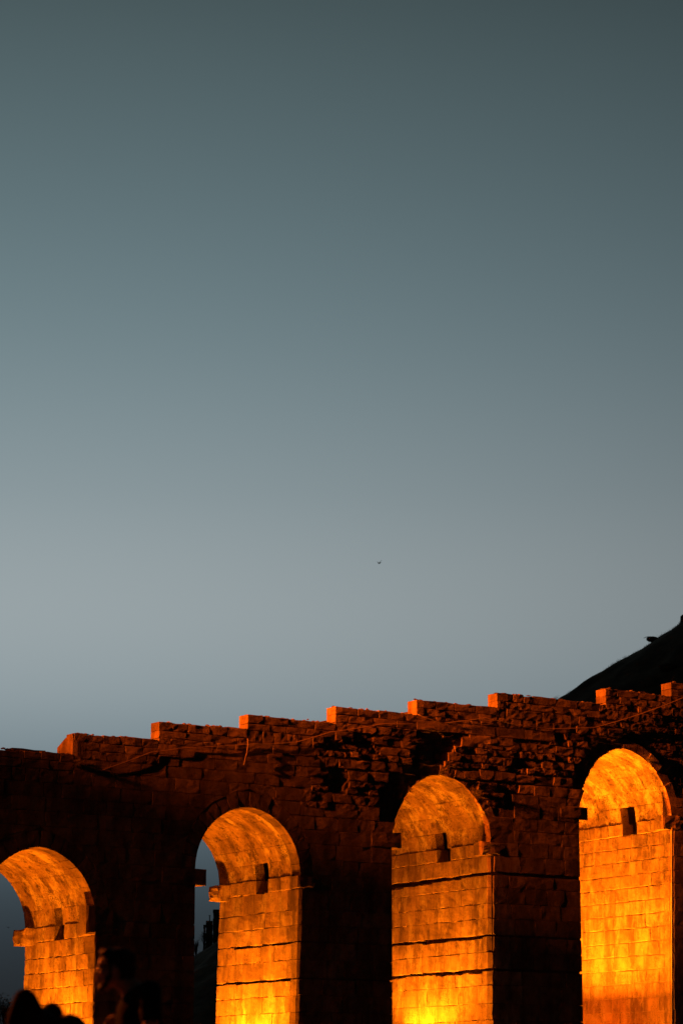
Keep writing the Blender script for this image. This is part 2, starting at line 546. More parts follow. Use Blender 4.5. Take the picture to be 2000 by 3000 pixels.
for k, (xa, xb) in enumerate(edges):
    zt = ARCHES[k - 1].zs if k else 5.15
    bat = ARCHES[k - 1].bat if k else 0
    thick = [4.05, 4.05, 4.3, 5.3, 5.0][k]
    ins = .05 if k in (1, 2, 3) else .022
    dx = bat * (zt + .5)
    v = []
    for z, sh in ((-.5, dx), (zt + .02, 0)):
        for (x, y) in ((xa + (ins if k != 4 else .016) - sh, ins), (xb - ins, ins), (xb - ins, thick), (xa + (ins if k != 4 else .016) - sh, thick)):
            v.append((x, y, z))
    if k in (2, 3):                      # core lies deeper so that the open joints read as slots
        for i in (0, 3, 4, 7):
            v[i] = (v[i][0] + .13, v[i][1], v[i][2])
    if k < 4:
        v += [(xb - ins, ins, ARCHES[k].zs + .0) if k else (xb - ins, ins, 5.15), (xb - ins, thick, ARCHES[k].zs)]
    p = mesh_obj('pier', v[:8], [(0, 1, 5, 4), (1, 2, 6, 5), (2, 3, 7, 6), (3, 0, 4, 7), (4, 5, 6, 7), (3, 2, 1, 0)], M_PALE if k == 4 else M_MORT, arcade, (0, 0, 0))
    piers.append(p)
    if k == 0:
        continue
    A = ARCHES[k - 1]
    tab = TABLES[k]
    low = MB()
    r = random.Random(100 + k)
    zz = tab[-1]
    down = [zz]
    while zz > .05:
        zz = max(0.0, zz - .48)
        down.append(zz)
    for ci, (z1, z0) in enumerate(list(zip(tab, tab[1:])) + list(zip(down, down[1:]))):
        hidden = ci >= len(tab) - 1
        crack = CRACKS.get(k, {}).get(z1, 0.0)
        xe = min(xb, X1)
        quoin = r.choice((.38, .62)) if ci % 2 else r.choice((.7, .95))
        cuts = lay(xa, xe, .55, 1.05, r)
        for i, (u0, u1) in enumerate(zip(cuts, cuts[1:])):
            fl = (lambda z, A=A: jr(A, z)) if i == 0 else const(u0)
            dep = .30 if i else (.34 if ci % 2 else .58)
            args = (fl, const(u1), z0, z1 - crack * .6, dep, FACE_MAP, r)
            kw = dict(gap=.005, bev=.006, rough=.0035, tilt=.003, rag=.016 if i == 0 else .007, chl=A.cham * r.uniform(.75, 1.25) if i == 0 else 0.0, chr_=0.0)
            if hidden:
                low.add(*stone_mesh(*args, **kw))
            else:
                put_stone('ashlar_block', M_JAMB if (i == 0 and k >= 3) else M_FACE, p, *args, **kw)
        # jamb of the arch, facing -x
        d0 = .34 if ci % 2 else .58
        cuts = lay(d0, A.thick, *{1: (.4, .75), 2: (.7, 1.5), 3: (.8, 1.7), 4: (.5, 1.0)}[k], r, .3)
        for i, (u0, u1) in enumerate(zip(cuts, cuts[1:])):
            mp = lambda u, v, w, A=A: (jr(A, v) + w, u, v)
            cr = crack * (r.uniform(.6, 1.3) if k != 3 or z1 < 7 else .5 + .22 * i) if crack else 0
            if k == 2 and z1 == 5.22 and i >= 3:
                cr = .01
            far = u1 >= A.thick - .01
            args = (const(u0), const(u1), z0, z1 - cr, .42, mp, r)
            g = {1: .006, 2: .005, 3: .0045, 4: .013}[k]
            kw = dict(gap=g, bev={1: .014, 2: .010, 3: .009, 4: .007}[k], rough=.007 if k != 4 else .003, nu=7 if cr else 4, nv=3, rag=.015, tilt=.008, rag_top=cr * .7, rag_bot=.03 if z0 in CRACKS.get(k, {}) else 0, chr_=.04 if far else 0, proud=.0 if k != 4 else -.005)
            if hidden:
                low.add(*stone_mesh(*args, **kw))
            else:
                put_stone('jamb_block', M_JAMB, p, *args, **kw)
    tag(low.build('lower_courses', M_JAMB, p), kind='stuff')

# springing course, corbels and sockets -------------------------------------------------
for k, A in enumerate(ARCHES):
    r = random.Random(200 + k)
    p = piers[k + 1]
    z0, z1 = A.zs, A.zsv
    h0, h1 = HOLE_D[k]
    mp = lambda u, v, w, A=A: (A.xr - .02 + w, u, v)
    cuts = lay(.45, h0, .5, .8, r) 
    for u0, u1 in zip(cuts, cuts[1:]):
        put_stone('jamb_block', M_JAMB, p, const(u0), const(u1), z0, z1, .42, mp, r, gap=.006, bev=.013, rough=.007, rag=.01)
    cuts = lay(h1, A.thick, .5, .8, r)
    for u0, u1 in zip(cuts, cuts[1:]):
        put_stone('jamb_block', M_JAMB, p, const(u0), const(u1), z0, z1, .42, mp, r, gap=.006, bev=.013, rough=.007, rag=.01, rag_bot=.01)
    # corbel of the right pier at the facade, and at the back of the two left arches
    out = [.25, .05, .28, .30][k]
    zc = [.80, .34, .38, .44][k]
    put_stone('corbel', M_FACE, p, const(A.xr - out), const(A.xr + .55), z0 + .01, z0 + zc, .44, FACE_MAP, r, gap=.004, bev=.05, rough=.02, rag=.026, proud=.012)
    if k < 2:
        mpc = lambda u, v, w, A=A: (A.xr - .32 + w, u, v)
        put_stone('corbel', M_JAMB, p, const(A.thick - .62), const(A.thick + .10), z0 - [.07, .09][k], z0 + .36, .7, mpc, r, gap=.004, bev=.055, rough=.022, rag=.03)
    # corbel of the left pier at the facade
    if k:
        q = piers[k]
        L = [0, 2.1, .7, .7][k]
        zc0, zc1 = [(0, 0), (6.56, 6.99), (7.86, 8.30), (9.03, 9.42)][k]
        if k == 1:
            for u0, u1 in ((A.xl - 1.95, A.xl - 1.02), (A.xl - 1.02, A.xl + .34)):
                put_stone('corbel', M_FACE, q, const(u0), const(u1), zc0, zc1, .46, FACE_MAP, r, gap=.006, bev=.02, rough=.012, rag=.008, proud=.012)
        else:
            put_stone('corbel', M_FACE, q, const(A.xl - L), const(A.xl + .33), zc0, zc1, .46, FACE_MAP, r, gap=.006, bev=.025, rough=.012, rag=.008, proud=.012)

# vaults ---------------------------------------------------------------------------------
spandrel_cores = []
for k, A in enumerate(ARCHES):
    r = random.Random(300 + k)
    v, f = [], []
    prof_pts = []
    n = 14
    for i in range(n + 1):
        ph = A.phi * i / n
        RR = A.R + 1.0
        prof_pts.append((A.mid + A.a - A.R + RR * math.cos(ph), A.zsv + RR * math.sin(ph)))
    left = [(2 * A.mid - x + bulge(A, z), z) for (x, z) in prof_pts]
    pts = [(A.xr + 1.0, A.zs - .02)] + prof_pts + left[::-1][1:] + [(A.xl - 1.0, A.zs - 1.4)]
    ys = [.42, A.thick]
    for y in ys:
        for (x, z) in pts:
            v.append((x, y, z))
    m = len(pts)
    for i in range(m - 1):
        f.append((i, i + 1, m + i + 1, m + i))
    vault = mesh_obj('vault', v, f, M_PALE if k == 3 else M_MORT, arcade, (0, 0, 0))
    cx = A.mid + A.a - A.R
    nc = 6
    h0, h1 = HOLE_D[k]
    socket = [.14, .16, .14, .16][k]
    for c in range(nc):
        a0, a1 = A.phi * c / nc, A.phi * (c + 1) / nc
        mp = lambda u, v, w, cx=cx, A=A: (cx + (A.R + w) * math.cos(v), u, A.zsv + (A.R + w) * math.sin(v))
        start = .43 if A.ring else r.uniform(.0, .09)
        cuts = lay(start, A.thick, .45, 1.0, r, .3)
        if c < 1:                              # socket above the springing course
            hs0, hs1 = h0 + [.12, -.02, .16, .04][k], h1 + [-.02, .02, .05, .06][k]
            cuts = lay(start, hs0, .45, .8, r, .25) + [None] + lay(hs1, A.thick, .45, 1.0, r, .3)
        for u0, u1 in zip(cuts, cuts[1:]):
            if u0 is None or u1 is None:
                continue
            top = a1
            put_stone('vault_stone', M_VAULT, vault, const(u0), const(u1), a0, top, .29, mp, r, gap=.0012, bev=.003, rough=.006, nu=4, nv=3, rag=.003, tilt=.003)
    # the lid of the socket: course 1 is only partly open
    # left half, seen from the other side only
    for c in range(6):
        a0, a1 = A.phi * c / 6, A.phi * (c + 1) / 6
        mp = lambda u, v, w, A=A, cx=cx: (2 * A.mid - (cx + (A.R + w) * math.cos(v)) + bulge(A, A.zsv + A.R * math.sin(v)), u, A.zsv + (A.R + w) * math.sin(v))
        put_stone('vault_stone', M_VAULT, vault, const(.43 if A.ring else r.uniform(.10, .22)), const(A.thick), a0, a1, .30, mp, r, gap=.003, bev=.006, rough=.008, nu=6, nv=3, rag=.006)
    # facade ring
    if A.ring:
        for side in (1, -1):
            nr = 9
            for c in range(nr):
                a0, a1 = A.phi * c / nr, A.phi * (c + 1) / nr
                if c == 0 and side == 1:
                    pass
                mp = lambda u, v, w, A=A, cx=cx, side=side: (A.mid + side * (cx - A.mid + (A.R + u) * math.cos(v)), w, A.zsv + (A.R + u) * math.sin(v))
                o = put_stone('voussoir', M_FACE, vault, const(0.0), const(A.ring), a0, a1, .44, mp, r, gap=.003, bev=.006, rough=.005, nu=3, nv=3, rag=.005, tilt=.004)
                o.data.materials.append(M_VAULT)

# spandrel: mortar bed / rubble face, solid body behind it --------------------------------
def spandrel():
    step = .05
    ni, nj = int(32 / step), int(9.6 / step)
    body = MB()
    grid = {}
    v, f = [], []
    x_lo, z_lo = -17.0, 4.9
    ni = int((19.5 - x_lo) / step)
    def inside(x, z):
        for A in ARCHES:
            if abs(x - A.mid) < A.a + .5:
                if z < A.zs - .0 and A.xl - .02 < x:
                    return x < A.xr + .02
                if z < A.zsv and A.xl < x < A.xr + .02:
                    return True
                if z >= A.zsv and abs(x - A.mid) < hw(A, z, .02) - (bulge(A, z) if x < A.mid else 0):
                    return True
        return False
    def vert(i, j):
        if (i, j) not in grid:
            x, z = x_lo + i * step, z_lo + j * step
            grid[i, j] = len(v)
            v.append((x, recess(x, z), min(z, top_of(x) - PAR_H + .03)))
        return grid[i, j]
    for i in range(ni):
        x = x_lo + (i + .5) * step
        zt = top_of(x) - PAR_H + .02
        for j in range(nj):
            z = z_lo + (j + .5) * step
            if z - step / 2 > zt:
                break
            if inside(x, z):
                continue
            f.append((vert(i, j), vert(i + 1, j), vert(i + 1, j + 1), vert(i, j + 1)))
    face = mesh_obj('rubble_face', v, f, M_RUB, arcade, (0, 0, 0))
    tag(face, kind='stuff')
    # solid body between the vaults and the walk
    vb, fb = [], []
    xs = [-17.0]
    x = -17.0
    while x < 19.5:
        x += .12
        xs.append(min(x, 19.5))
    def bottom(x):
        for k, A in enumerate(ARCHES):
            u = abs(x - A.mid)
            if u < A.a + 1.01:
                return A.zsv + math.sqrt(max(0, (A.R + 1.02) ** 2 - (u + A.R - A.a) ** 2))
        zs = [A.zs for A in ARCHES if A.mid < x]
        return (zs[-1] if zs else 5.15) - .05
    xs = sorted(set(xs + [A.mid + q * (A.a + 1.01) for A in ARCHES for q in (-1, 1)] + [q[0] for q in STEPS]))
    for (xa, xb) in zip(xs, xs[1:]):
        xm = (xa + xb) / 2
        b0, b1 = bottom(xa + .001), bottom(xb - .001)
        t = top_of(xm) - PAR_H
        th = 4.05 if xm < -6 else 4.28 if xm < .1 else 5.2 if xm < 6.5 else 4.95
        n = len(vb)
        vb += [(xa, .5, b0), (xb, .5, b1), (xb, .5, t), (xa, .5, t), (xa, th, b0), (xb, th, b1), (xb, th, t), (xa, th, t)]
        fb += [(n, n + 1, n + 2, n + 3), (n + 4, n + 7, n + 6, n + 5), (n + 3, n + 2, n + 6, n + 7), (n, n + 4, n + 5, n + 1)]
        if abs(bottom(xa - .001) - b0) > .1 or abs(top_of(xa - .001) - top_of(xm)) > .05:
            fb.append((n, n + 3, n + 7, n + 4))
        if abs(bottom(xb + .001) - b1) > .1:
            fb.append((n + 1, n + 5, n + 6, n + 2))
    return mesh_obj('wall_body', vb, fb, M_MORT, arcade, (0, 0, 0)), face
body, rubble_face = spandrel()

# facing of the spandrels, in level courses -----------------------------------------------
GLOBAL = [5.15, 5.53, 6.07, 6.62, 7.00, 7.42, 7.84, 8.22, 8.58, 8.95, 9.33, 9.63, 9.92, 10.2, 10.46, 10.72, 10.98, 11.24, 11.52, 11.80, 12.08, 12.36, 12.64, 12.92, 13.2]
r = random.Random(77)
n_face = 0
for z0, z1 in zip(GLOBAL, GLOBAL[1:]):
    zm = (z0 + z1) / 2
    runs = []
    cur = (const(X0), X0)
    for k, A in enumerate(ARCHES):
        lim = A.top if A.ring else A.apex
        if z0 >= lim - .02:
            continue
        if z1 <= A.zs + .01:                                     # left jamb; the pier on the right has its own courses
            runs.append((cur, (const(A.xl), A.xl)))
            cur = None
        else:
            off = A.ring if z0 >= A.zsv - .01 else 0.0
            o2 = off if A.ring else 0.0
            fl = lambda z, A=A, o2=o2: A.mid - hw(A, z, o2) + bulge(A, z)
            fr = lambda z, A=A, o2=o2: A.mid + hw(A, z, o2)
            runs.append((cur, (fl, fl(zm))))
            cur = (fr, fr(zm))
        if cur is None:
            nxt = [B for B in ARCHES if B.mid > A.mid and z0 < (B.top if B.ring else B.apex) - .02]
            # pier k+1 below its springing level: skip forward to the next opening
            cur = 'pier'
            break
    if cur != 'pier':
        runs.append((cur, (const(X1), X1)))
    for (a, b) in runs:
        if a is None:
            continue
        sp = [s for (s, T), (s_, Tp) in zip(STEPS[1:], STEPS) if a[1] + .2 < s < b[1] - .2 and z1 > Tp - PAR_H - .1]
        pts = [a[1]] + sp + [b[1]]
        for q, (s0, s1) in enumerate(zip(pts, pts[1:])):
            zt = top_of((s0 + s1) / 2) - PAR_H
            if z0 >= zt - .1:
                continue
            zz1 = zt if (z1 > zt or zt - z1 < .12) else z1
            small = zt - z0 < .75
            cuts = lay(s0, s1, *((.30, .7) if small else (.5, 1.15)), r, .22)
            for i, (u0, u1) in enumerate(zip(cuts, cuts[1:])):
                um = (u0 + u1) / 2
                if u1 < -11.5:
                    continue
                hit = sum(in_poly(u0 + (u1 - u0) * t, zm, RUB) for t in (.15, .5, .85))
                if hit >= 2:
                    continue
                if small and r.random() < .04:
                    continue
                fL = a[0] if (q == 0 and i == 0) else const(u0)
                fR = b[0] if (q == len(pts) - 2 and i == len(cuts) - 2) else const(u1)
                worn = small or hit
                put_stone('facing_block', M_FACE, rubble_face, fL, fR, z0, zz1, .30, FACE_MAP, r, gap=.006 if worn else .005, bev=.010 if worn else .006,
                          rough=.006 if worn else .004, rag=.013 if worn else .007, tilt=.005 if worn else .003)
                n_face += 1

# parapets, one stretch per step ----------------------------------------------------------
r = random.Random(55)
for k, ((s0, T), (s1, _)) in enumerate(zip(STEPS, STEPS[1:])):
    mb = MB()
    mb.box(((s0 + s1) / 2 + .02, .235, T - PAR_H / 2 - .01), (s1 - s0 - .06, .39, PAR_H - .04))
    par = mb.build('parapet', M_MORT, arcade)
    a, b = max(s0, X0), min(s1, X1)
    if b > a:
        zj = T - PAR_H * r.uniform(.46, .58)
        for (z0, z1) in ((T - PAR_H, zj), (zj, T)):
            cuts = lay(a, b, .32, .85, r, .2)
            for i, (u0, u1) in enumerate(zip(cuts, cuts[1:])):
                up = r.uniform(-.03, .02) if z1 == T and i else 0
                sl = u0
                put_stone('parapet_stone', M_FACE, par, const(sl), const(u1), z0, z1 + up, .455, FACE_MAP, r, gap=.005, bev=.011, rough=.006, rag=.012, tilt=.005, nu=3, nv=2)
    # crumbs of mortar and small stones along the top
    mb = MB()
    x = a + .1
    while x < b - .05:
        for q in range(2):
            c = Vector((x + r.uniform(-.1, .1), r.uniform(.05, .42), T + r.uniform(-.02, .015)))
            sx, sy, sz = r.uniform(.03, .11), r.uniform(.03, .09), r.uniform(.015, .05)
            vs = []
            for (px, py, pz) in ((1, 0, 0), (-1, 0, 0), (0, 1, 0), (0, -1, 0), (0, 0, 1), (.6, .6, .5), (-.6, .6, .55), (-.6, -.6, .5), (.6, -.6, .6)):
                vs.append(c + Vector((px * sx * r.uniform(.8, 1.2), py * sy * r.uniform(.8, 1.2), pz * sz)))
            mb.add(vs, [(0, 2, 5), (2, 1, 6), (1, 3, 7), (3, 0, 8), (0, 5, 4), (5, 2, 4), (2, 6, 4), (6, 1, 4), (1, 7, 4), (7, 3, 4), (3, 8, 4), (8, 0, 4)])
        x += r.uniform(.08, .3)
    if mb.v:
        tag(mb.build('capping_rubble', M_RUB, par), kind='stuff')
    # the parapet along the far side of the walk
    th = 4.1 if s0 < -6 else 4.3 if s0 < .1 else 5.2 if s0 < 4 else 5.0
    mb = MB()
    mb.box(((s0 + s1) / 2 + .02, th - .21, T - PAR_H / 2 - .01), (s1 - s0 - .06, .36, PAR_H - .04))
    par = mb.build('parapet', M_MORT, arcade)
    cuts = lay(s0, s1, .5, 1.1, r, .3)
    for (u0, u1) in zip(cuts, cuts[1:]):
        put_stone('parapet_stone', M_FACE, par, const(u0), const(u1), T - PAR_H, T + r.uniform(-.03, .05), .45, lambda u, v, w, th=th: (u, th - .45 + w, v), r, gap=.008, bev=.026, rough=.02, rag=.02, nu=3, nv=2)

r = random.Random(5)
mb = MB()
prof_yz = [(.0, 9.70), (.0, 10.10), (.02, 10.27), (.2, 10.25), (.45, 10.20), (.70, 10.10), (.86, 9.99), (.84, 9.70)]
n = len(prof_yz)
vs = []
for x, jt in ((-8.24, .015), (-8.10, .01), (-7.86, .01)):
    vs += [(x + r.uniform(-jt, jt), y + r.uniform(-jt, jt) + .003, z + r.uniform(-jt, jt)) for (y, z) in prof_yz]
fs = [tuple(range(n))[::-1], tuple(2 * n + i for i in range(n))]
for q in range(2):
    fs += [(q * n + i, q * n + (i + 1) % n, (q + 1) * n + (i + 1) % n, (q + 1) * n + i) for i in range(n)]
mb.add(vs, fs)
tag(mb.build('end_stone', M_FACE, arcade), 'broken stone with a slanting top at the leftmost parapet step')

# loose stones standing proud of the broken core ------------------------------------------
r = random.Random(99)
rubble_n = 0
z = 8.35
while z < 12.5:
    h = r.uniform(.16, .30)
    x = -1.9 + r.uniform(0, .2)
    while x < 13.2:
        l = h * r.uniform(.9, 2.6)
        zz = z + .05 * noise.noise(Vector((x * .7, z, 3.0)))
        xm, zm = x + l / 2, zz + h / 2
        ok = in_poly(xm, zm, RUB) and zm < top_of(xm) - PAR_H - .1
        for A in ARCHES:
            for q in (x - .02, xm, x + l + .02):
                if abs(q - A.mid) < hw(A, zz - .02, .03) - (bulge(A, zz) if q < A.mid else 0) and zz < A.apex + .03:
                    ok = False
        if ok and r.random() > .04:
            dz = zone(xm, zm)
            deep = dz > .03
            k0, k1 = r.uniform(-.25, .25), r.uniform(-.25, .25)
            fL = lambda v, x=x, k0=k0, zm=zm: x + k0 * (v - zm)
            fR = lambda v, x=x, l=l, k1=k1, zm=zm: x + l + k1 * (v - zm)
            put_stone('rubble_stone', M_RUB, rubble_face, fL, fR, zz, zz + h * r.uniform(.85, 1.0), dz + .2, FACE_MAP, r, gap=.006, bev=.014, rough=.007,
                      rag=.02, tilt=.012, nu=3, nv=2, proud=-dz + r.uniform(-.006, .007))
            rubble_n += 1
        x += l
    z += h
print('rubble stones', rubble_n, 'facing blocks', n_face)

# ------------------------------------------------------------------ floodlights
def aim_basis(p, target):
    d = (Vector(target) - Vector(p)).normalized()
    s = d.cross(Vector((0, 0, 1))).normalized()
    return d, s, s.cross(d)
def lamp_head(root, p, target, power, angle, blend, size=.3, name='floodlight_beam', radius=.12, color=SODIUM):
    """housing, glass and the lamp itself; p in world, root an unrotated empty"""
    p = Vector(p)
    d, s, u = aim_basis(p, target)
    mb = MB()
    w, h, l = size, size * .75, size * .6
    c = [p + s * (a * w / 2) + u * (b * h / 2) for (a, b) in ((-1, -1), (1, -1), (1, 1), (-1, 1))]
    bk = [p - d * l + s * (a * w * .32) + u * (b * h * .32) for (a, b) in ((-1, -1), (1, -1), (1, 1), (-1, 1))]
    mb.add(c + bk, [(0, 1, 5, 4), (1, 2, 6, 5), (2, 3, 7, 6), (3, 0, 4, 7), (4, 5, 6, 7)])
    for i in range(4):
        mb.tube([c[i], c[(i + 1) % 4]], .014, 5)
    hs = mb.build('housing', M_DARKMET, root, tuple(p))
    mb = MB()
    c2 = [p + s * (a * w * .46) + u * (b * h * .46) - d * .02 for (a, b) in ((-1, -1), (1, -1), (1, 1), (-1, 1))]
    mb.add(c2 + [q - d * .008 for q in c2], [(0, 1, 2, 3), (7, 6, 5, 4), (0, 4, 5, 1), (1, 5, 6, 2), (2, 6, 7, 3), (3, 7, 4, 0)])
    mb.build('lens', M_GLOW, hs, tuple(p))
    L = bpy.data.lights.new(name, 'SPOT')
    L.color = color
    L.energy = power
    L.spot_size = math.radians(angle)
    L.spot_blend = blend
    L.shadow_soft_size = radius
    o = bpy.data.objects.new(name, L)
    COL.objects.link(o)
    o.parent = root
    o.location = p + d * .06 - parent_world(root)
    o.rotation_euler = d.to_track_quat('-Z', 'Y').to_euler()
def ground_flood(loc, target, power, angle, blend, label, high=.38, radius=.12):
    root = tag(empty('floodlight', loc), label, 'floodlight', 'floodlights under the arches')
    p = Vector(loc) + Vector((0, 0, high))
    mb = MB()
    mb.box(Vector(loc) + Vector((0, 0, .02)), (.36, .28, .04))
    mb.build('base_plate', M_STEEL, root, loc)
    mb = MB()
    mb.tube([Vector(loc) + Vector((0, 0, .03)), Vector(loc) + Vector((0, 0, high - .26))], .04, 8)
    mb.build('post', M_STEEL, root, loc)
    mb = MB()
    d, s, u = aim_basis(p, target)
    for sg in (-1, 1):
        mb.tube([Vector(loc) + Vector((0, 0, high - .27)), Vector(loc) + s * sg * .17 + Vector((0, 0, high - .2)), p - d * .09 + s * sg * .17], .012, 6)
    mb.build('bracket', M_STEEL, root, loc)
    lamp_head(root, p, target, power, angle, blend, radius=radius)
    return root
A1, A2, A3, A4 = ARCHES
ground_flood((A1.xr - 1.65, 1.5, 0), (A1.xr + .2, 2.1, 6.0), 3700, 120, .6, 'floodlight on a short post inside the leftmost arch', 1.0)
ground_flood((A2.xr - 1.45, 2.3, 0), (A2.xr + .2, 2.4, 6.5), 4000, 120, .6, 'floodlight on a short post inside the second arch from the left', 1.6)
ground_flood((A3.xr - 1.45, 3.0, 0), (A3.xr + .2, 2.9, 7.5), 3700, 120, .6, 'floodlight on a short post inside the third arch from the left', 2.0)
fl = ground_flood((A4.xr - 1.9, 3.0, 0), (A4.xr - 1.6, 2.9, 9.0), 26000, 150, .5, 'floodlight on a post inside the rightmost arch, with an added plate cutting its beam', 1.2, .09)
mb = MB()
mb.box((A4.xr - 1.9 + .27, 3.0, 1.2 + .20), (.012, 2.2, .84))  # unseen plate added to keep the beam off the lower jamb
mb.tube([(A4.xr - 1.9 + .05, 3.0, 1.08), (A4.xr - 1.9 + .27, 3.0, 1.06)], .012, 6)
mb.build('added_beam_plate', M_DARKMET, fl, (A4.xr - 1.9, 3.0, 0))
ground_flood((A2.xl + .45, .12, 0), (A2.xr, .15, 6.0), 1500, 60, .8, 'small floodlight at the facade edge of the second arch from the left', .3)  # this and the next two: lamps added to brighten the chamfered edges
ground_flood((A3.xl + .45, .12, 0), (A3.xr, .15, 6.6), 3400, 60, .8, 'small floodlight at the facade edge of the third arch from the left', .3)
ground_flood((A4.xl + .45, .12, 0), (A4.xr, .15, 7.0), 1500, 60, .8, 'small floodlight at the facade edge of the rightmost arch', .3)

MAST = Vector((-45.0, -2.5, 0))
mast = tag(empty('light_mast', MAST), 'tall steel mast with two sodium floodlights and two added fill heads, left of the arcade', 'light mast')
mb = MB()
mb.tube([MAST + Vector((0, 0, z)) for z in (0, 6, 12, 18.6)], .16, 12, .07)
mb.build('pole', M_STEEL, mast, tuple(MAST), True)
mb = MB()
mb.box(MAST + Vector((0, 0, .03)), (.6, .6, .06))
mb.build('base_plate', M_STEEL, mast, tuple(MAST))
mb = MB()
mb.box(MAST + Vector((0, 0, 18.2)), (.1, 2.4, .1))
mb.build('cross_arm', M_STEEL, mast, tuple(MAST))
lamp_head(mast, MAST + Vector((.28, .95, 18.3)), (7.0, .2, 13.9), 410000, 14, 1.0, .5, radius=.1, color=SODIUM_OLD)
lamp_head(mast, MAST + Vector((.28, .0, 18.45)), (-4.8, .2, 12.5), 250000, 12.5, 1.0, .5, radius=.1, color=SODIUM_OLD)
lamp_head(mast, MAST + Vector((.28, .2, 17.6)), (0.0, .2, 7.0), 11000, 40, 1.0, .5, radius=.1, color=SODIUM_OLD)  # added wide fill head, lifts the dark pier fronts
lamp_head(mast, MAST + Vector((.1, -.55, 17.9)), (-30.5, -46.0, 1.2), 105000, 18, 1.0, .4, color=SODIUM_OLD)  # added head turned away from the wall, lights the people's faces

# ------------------------------------------------------------------ cables strung along the wall
def cable(name, pix, label, rad=.011, y=-.03, sag=.0):
    pts = []
    for (a, b) in zip(pix, pix[1:]):
        (xa, za), (xb, zb) = on_y(*a), on_y(*b)
        n = 10
        for i in range(n):
            t = i / n
            pts.append(Vector((xa + (xb - xa) * t, y - .02 * math.sin(t * math.pi), za + (zb - za) * t - sag * abs(xb - xa) * 4 * t * (1 - t))))
    x, z = on_y(*pix[-1])
    pts.append(Vector((x, y, z)))
    c = pts[0].copy()
    mb = MB()
    mb.tube(pts, rad, 6)
    return tag(mb.build(name, M_CABLE, None, tuple(c), True), label, 'cable')
cable('cable', [(300, 2256), (440, 2205), (540, 2192), (720, 2182), (862, 2176), (965, 2146), (1120, 2122), (1215, 2122)], 'thin slack cable strung across the left half of the wall under the parapet', .012, sag=.008)
cable('cable', [(1222, 2094), (1290, 2120), (1420, 2104), (1480, 2118), (1600, 2136), (1740, 2132), (1870, 2094), (2010, 2040)], 'thin slack cable strung across the right half of the wall under the parapet', .012, sag=.008)
cable('cable', [(722, 2165), (721, 2195), (714, 2225), (710, 2243)], 'short loose cable end dangling down the wall below the third parapet step', .012, y=-.06)

# ------------------------------------------------------------------ things on the hill
def rock(name, c, rad, label, mat=M_RUB, seed=1, cat='boulder', squash=(1, 1, .8)):
    rr = random.Random(seed)
    bm = bmesh.new()
    bmesh.ops.create_icosphere(bm, subdivisions=3, radius=1)
    vs = []
    for v in bm.verts:
        n = noise.fractal(v.co * 1.6 + Vector((seed, seed, 0)), 1.0, 2.0, 4)
        q = v.co * (1 + .35 * n)
        vs.append(Vector((q.x * rad * squash[0], q.y * rad * squash[1], q.z * rad * squash[2])) + Vector(c))
    fs = [tuple(w.index for w in f.verts) for f in bm.faces]
    bm.free()
    return tag(mesh_obj(name, vs, fs, mat, None, tuple(c)), label, cat)
rock('boulder', at(2008, 1826, HD), .45, 'dark boulder on the hill crest at the right edge of the picture', M_HILL, 4, squash=(.7, 1, 1.25))
ledge = rock('boulder', at(1910, 1873, HD), .34, 'small dark rock ledge on the hill crest with a dead branch', M_HILL, 8, squash=(1.2, 1, .5))
mb = MB()
q = at(1903, 1866, HD)
mb.tube([q, at(1896, 1866, HD), at(1889, 1868, HD), at(1884, 1870, HD)], .035, 5, .012)
tag(mb.build('dead_branch', M_BARK, None, tuple(q)), 'dead branch sticking out from the hill crest', 'branch')
f_ = 150.0
def hill_pt(px, py, f0=128, f1=170):
    """where the view through a photo pixel first meets the hill"""
    d = FWD + RIGHT * ((px - 1000) / FPX) - UP * ((py - 1500) / FPX)
    for i in range(600):
        fd = f0 + (f1 - f0) * i / 599
        P = CAM + d * (fd / d.dot(FWD_H))
        if P.z <= hill_z((P - CAM).dot(RIGHT), fd):
            return P
    return CAM + d * (f1 / d.dot(FWD_H))
rock('boulder', hill_pt(1958, 1957), .62, 'reddish rock outcrop on the hillside just above the right end of the parapet', M_RUB, 12, squash=(1.1, .8, .42))

# stepped stump of masonry seen through the second arch
def ruin():
    c = at(622, 2765, HD + 1)
    root = tag(empty('ruined_wall', c), 'dark stepped stump of masonry with a thin post, on the slope seen through the second arch', 'ruin')
    for (xa, xb, yt, dep, nm) in ((625, 662, 2669, .5, 'tower'), (604, 625, 2702, .5, 'wall'), (597, 604, 2713, .4, 'wall')):
        P0, P1 = at(xa, 2790, HD + 1), at(xb, yt, HD + 1)
        a, b = (P0 - CAM).dot(RIGHT), (P1 - CAM).dot(RIGHT)
        mb = MB()
        rr = random.Random(xa)
        z = P0.z
        while z < P1.z - .02:                          # rough courses
            h = min(rr.uniform(.14, .24), P1.z - z)
            mid = CAM + RIGHT * ((a + b) / 2 + rr.uniform(-.015, .015)) + FWD_H * (HD + rr.uniform(-.03, .03))
            mb.box((mid.x, mid.y, z + h / 2), (b - a + rr.uniform(-.04, .02), dep, h - .01), -TH)
            z += h
        mb.build(nm, M_HILL, root, tuple(c))
    mb = MB()
    p0, p1 = at(614, 2712, HD + 1), at(614, 2683, HD + 1)
    mb.tube([p0, p1], .035, 6)
    mb.box(p1, (.13, .05, .03), -TH)
    mb.build('post', M_STEEL, root, tuple(c))
ruin()

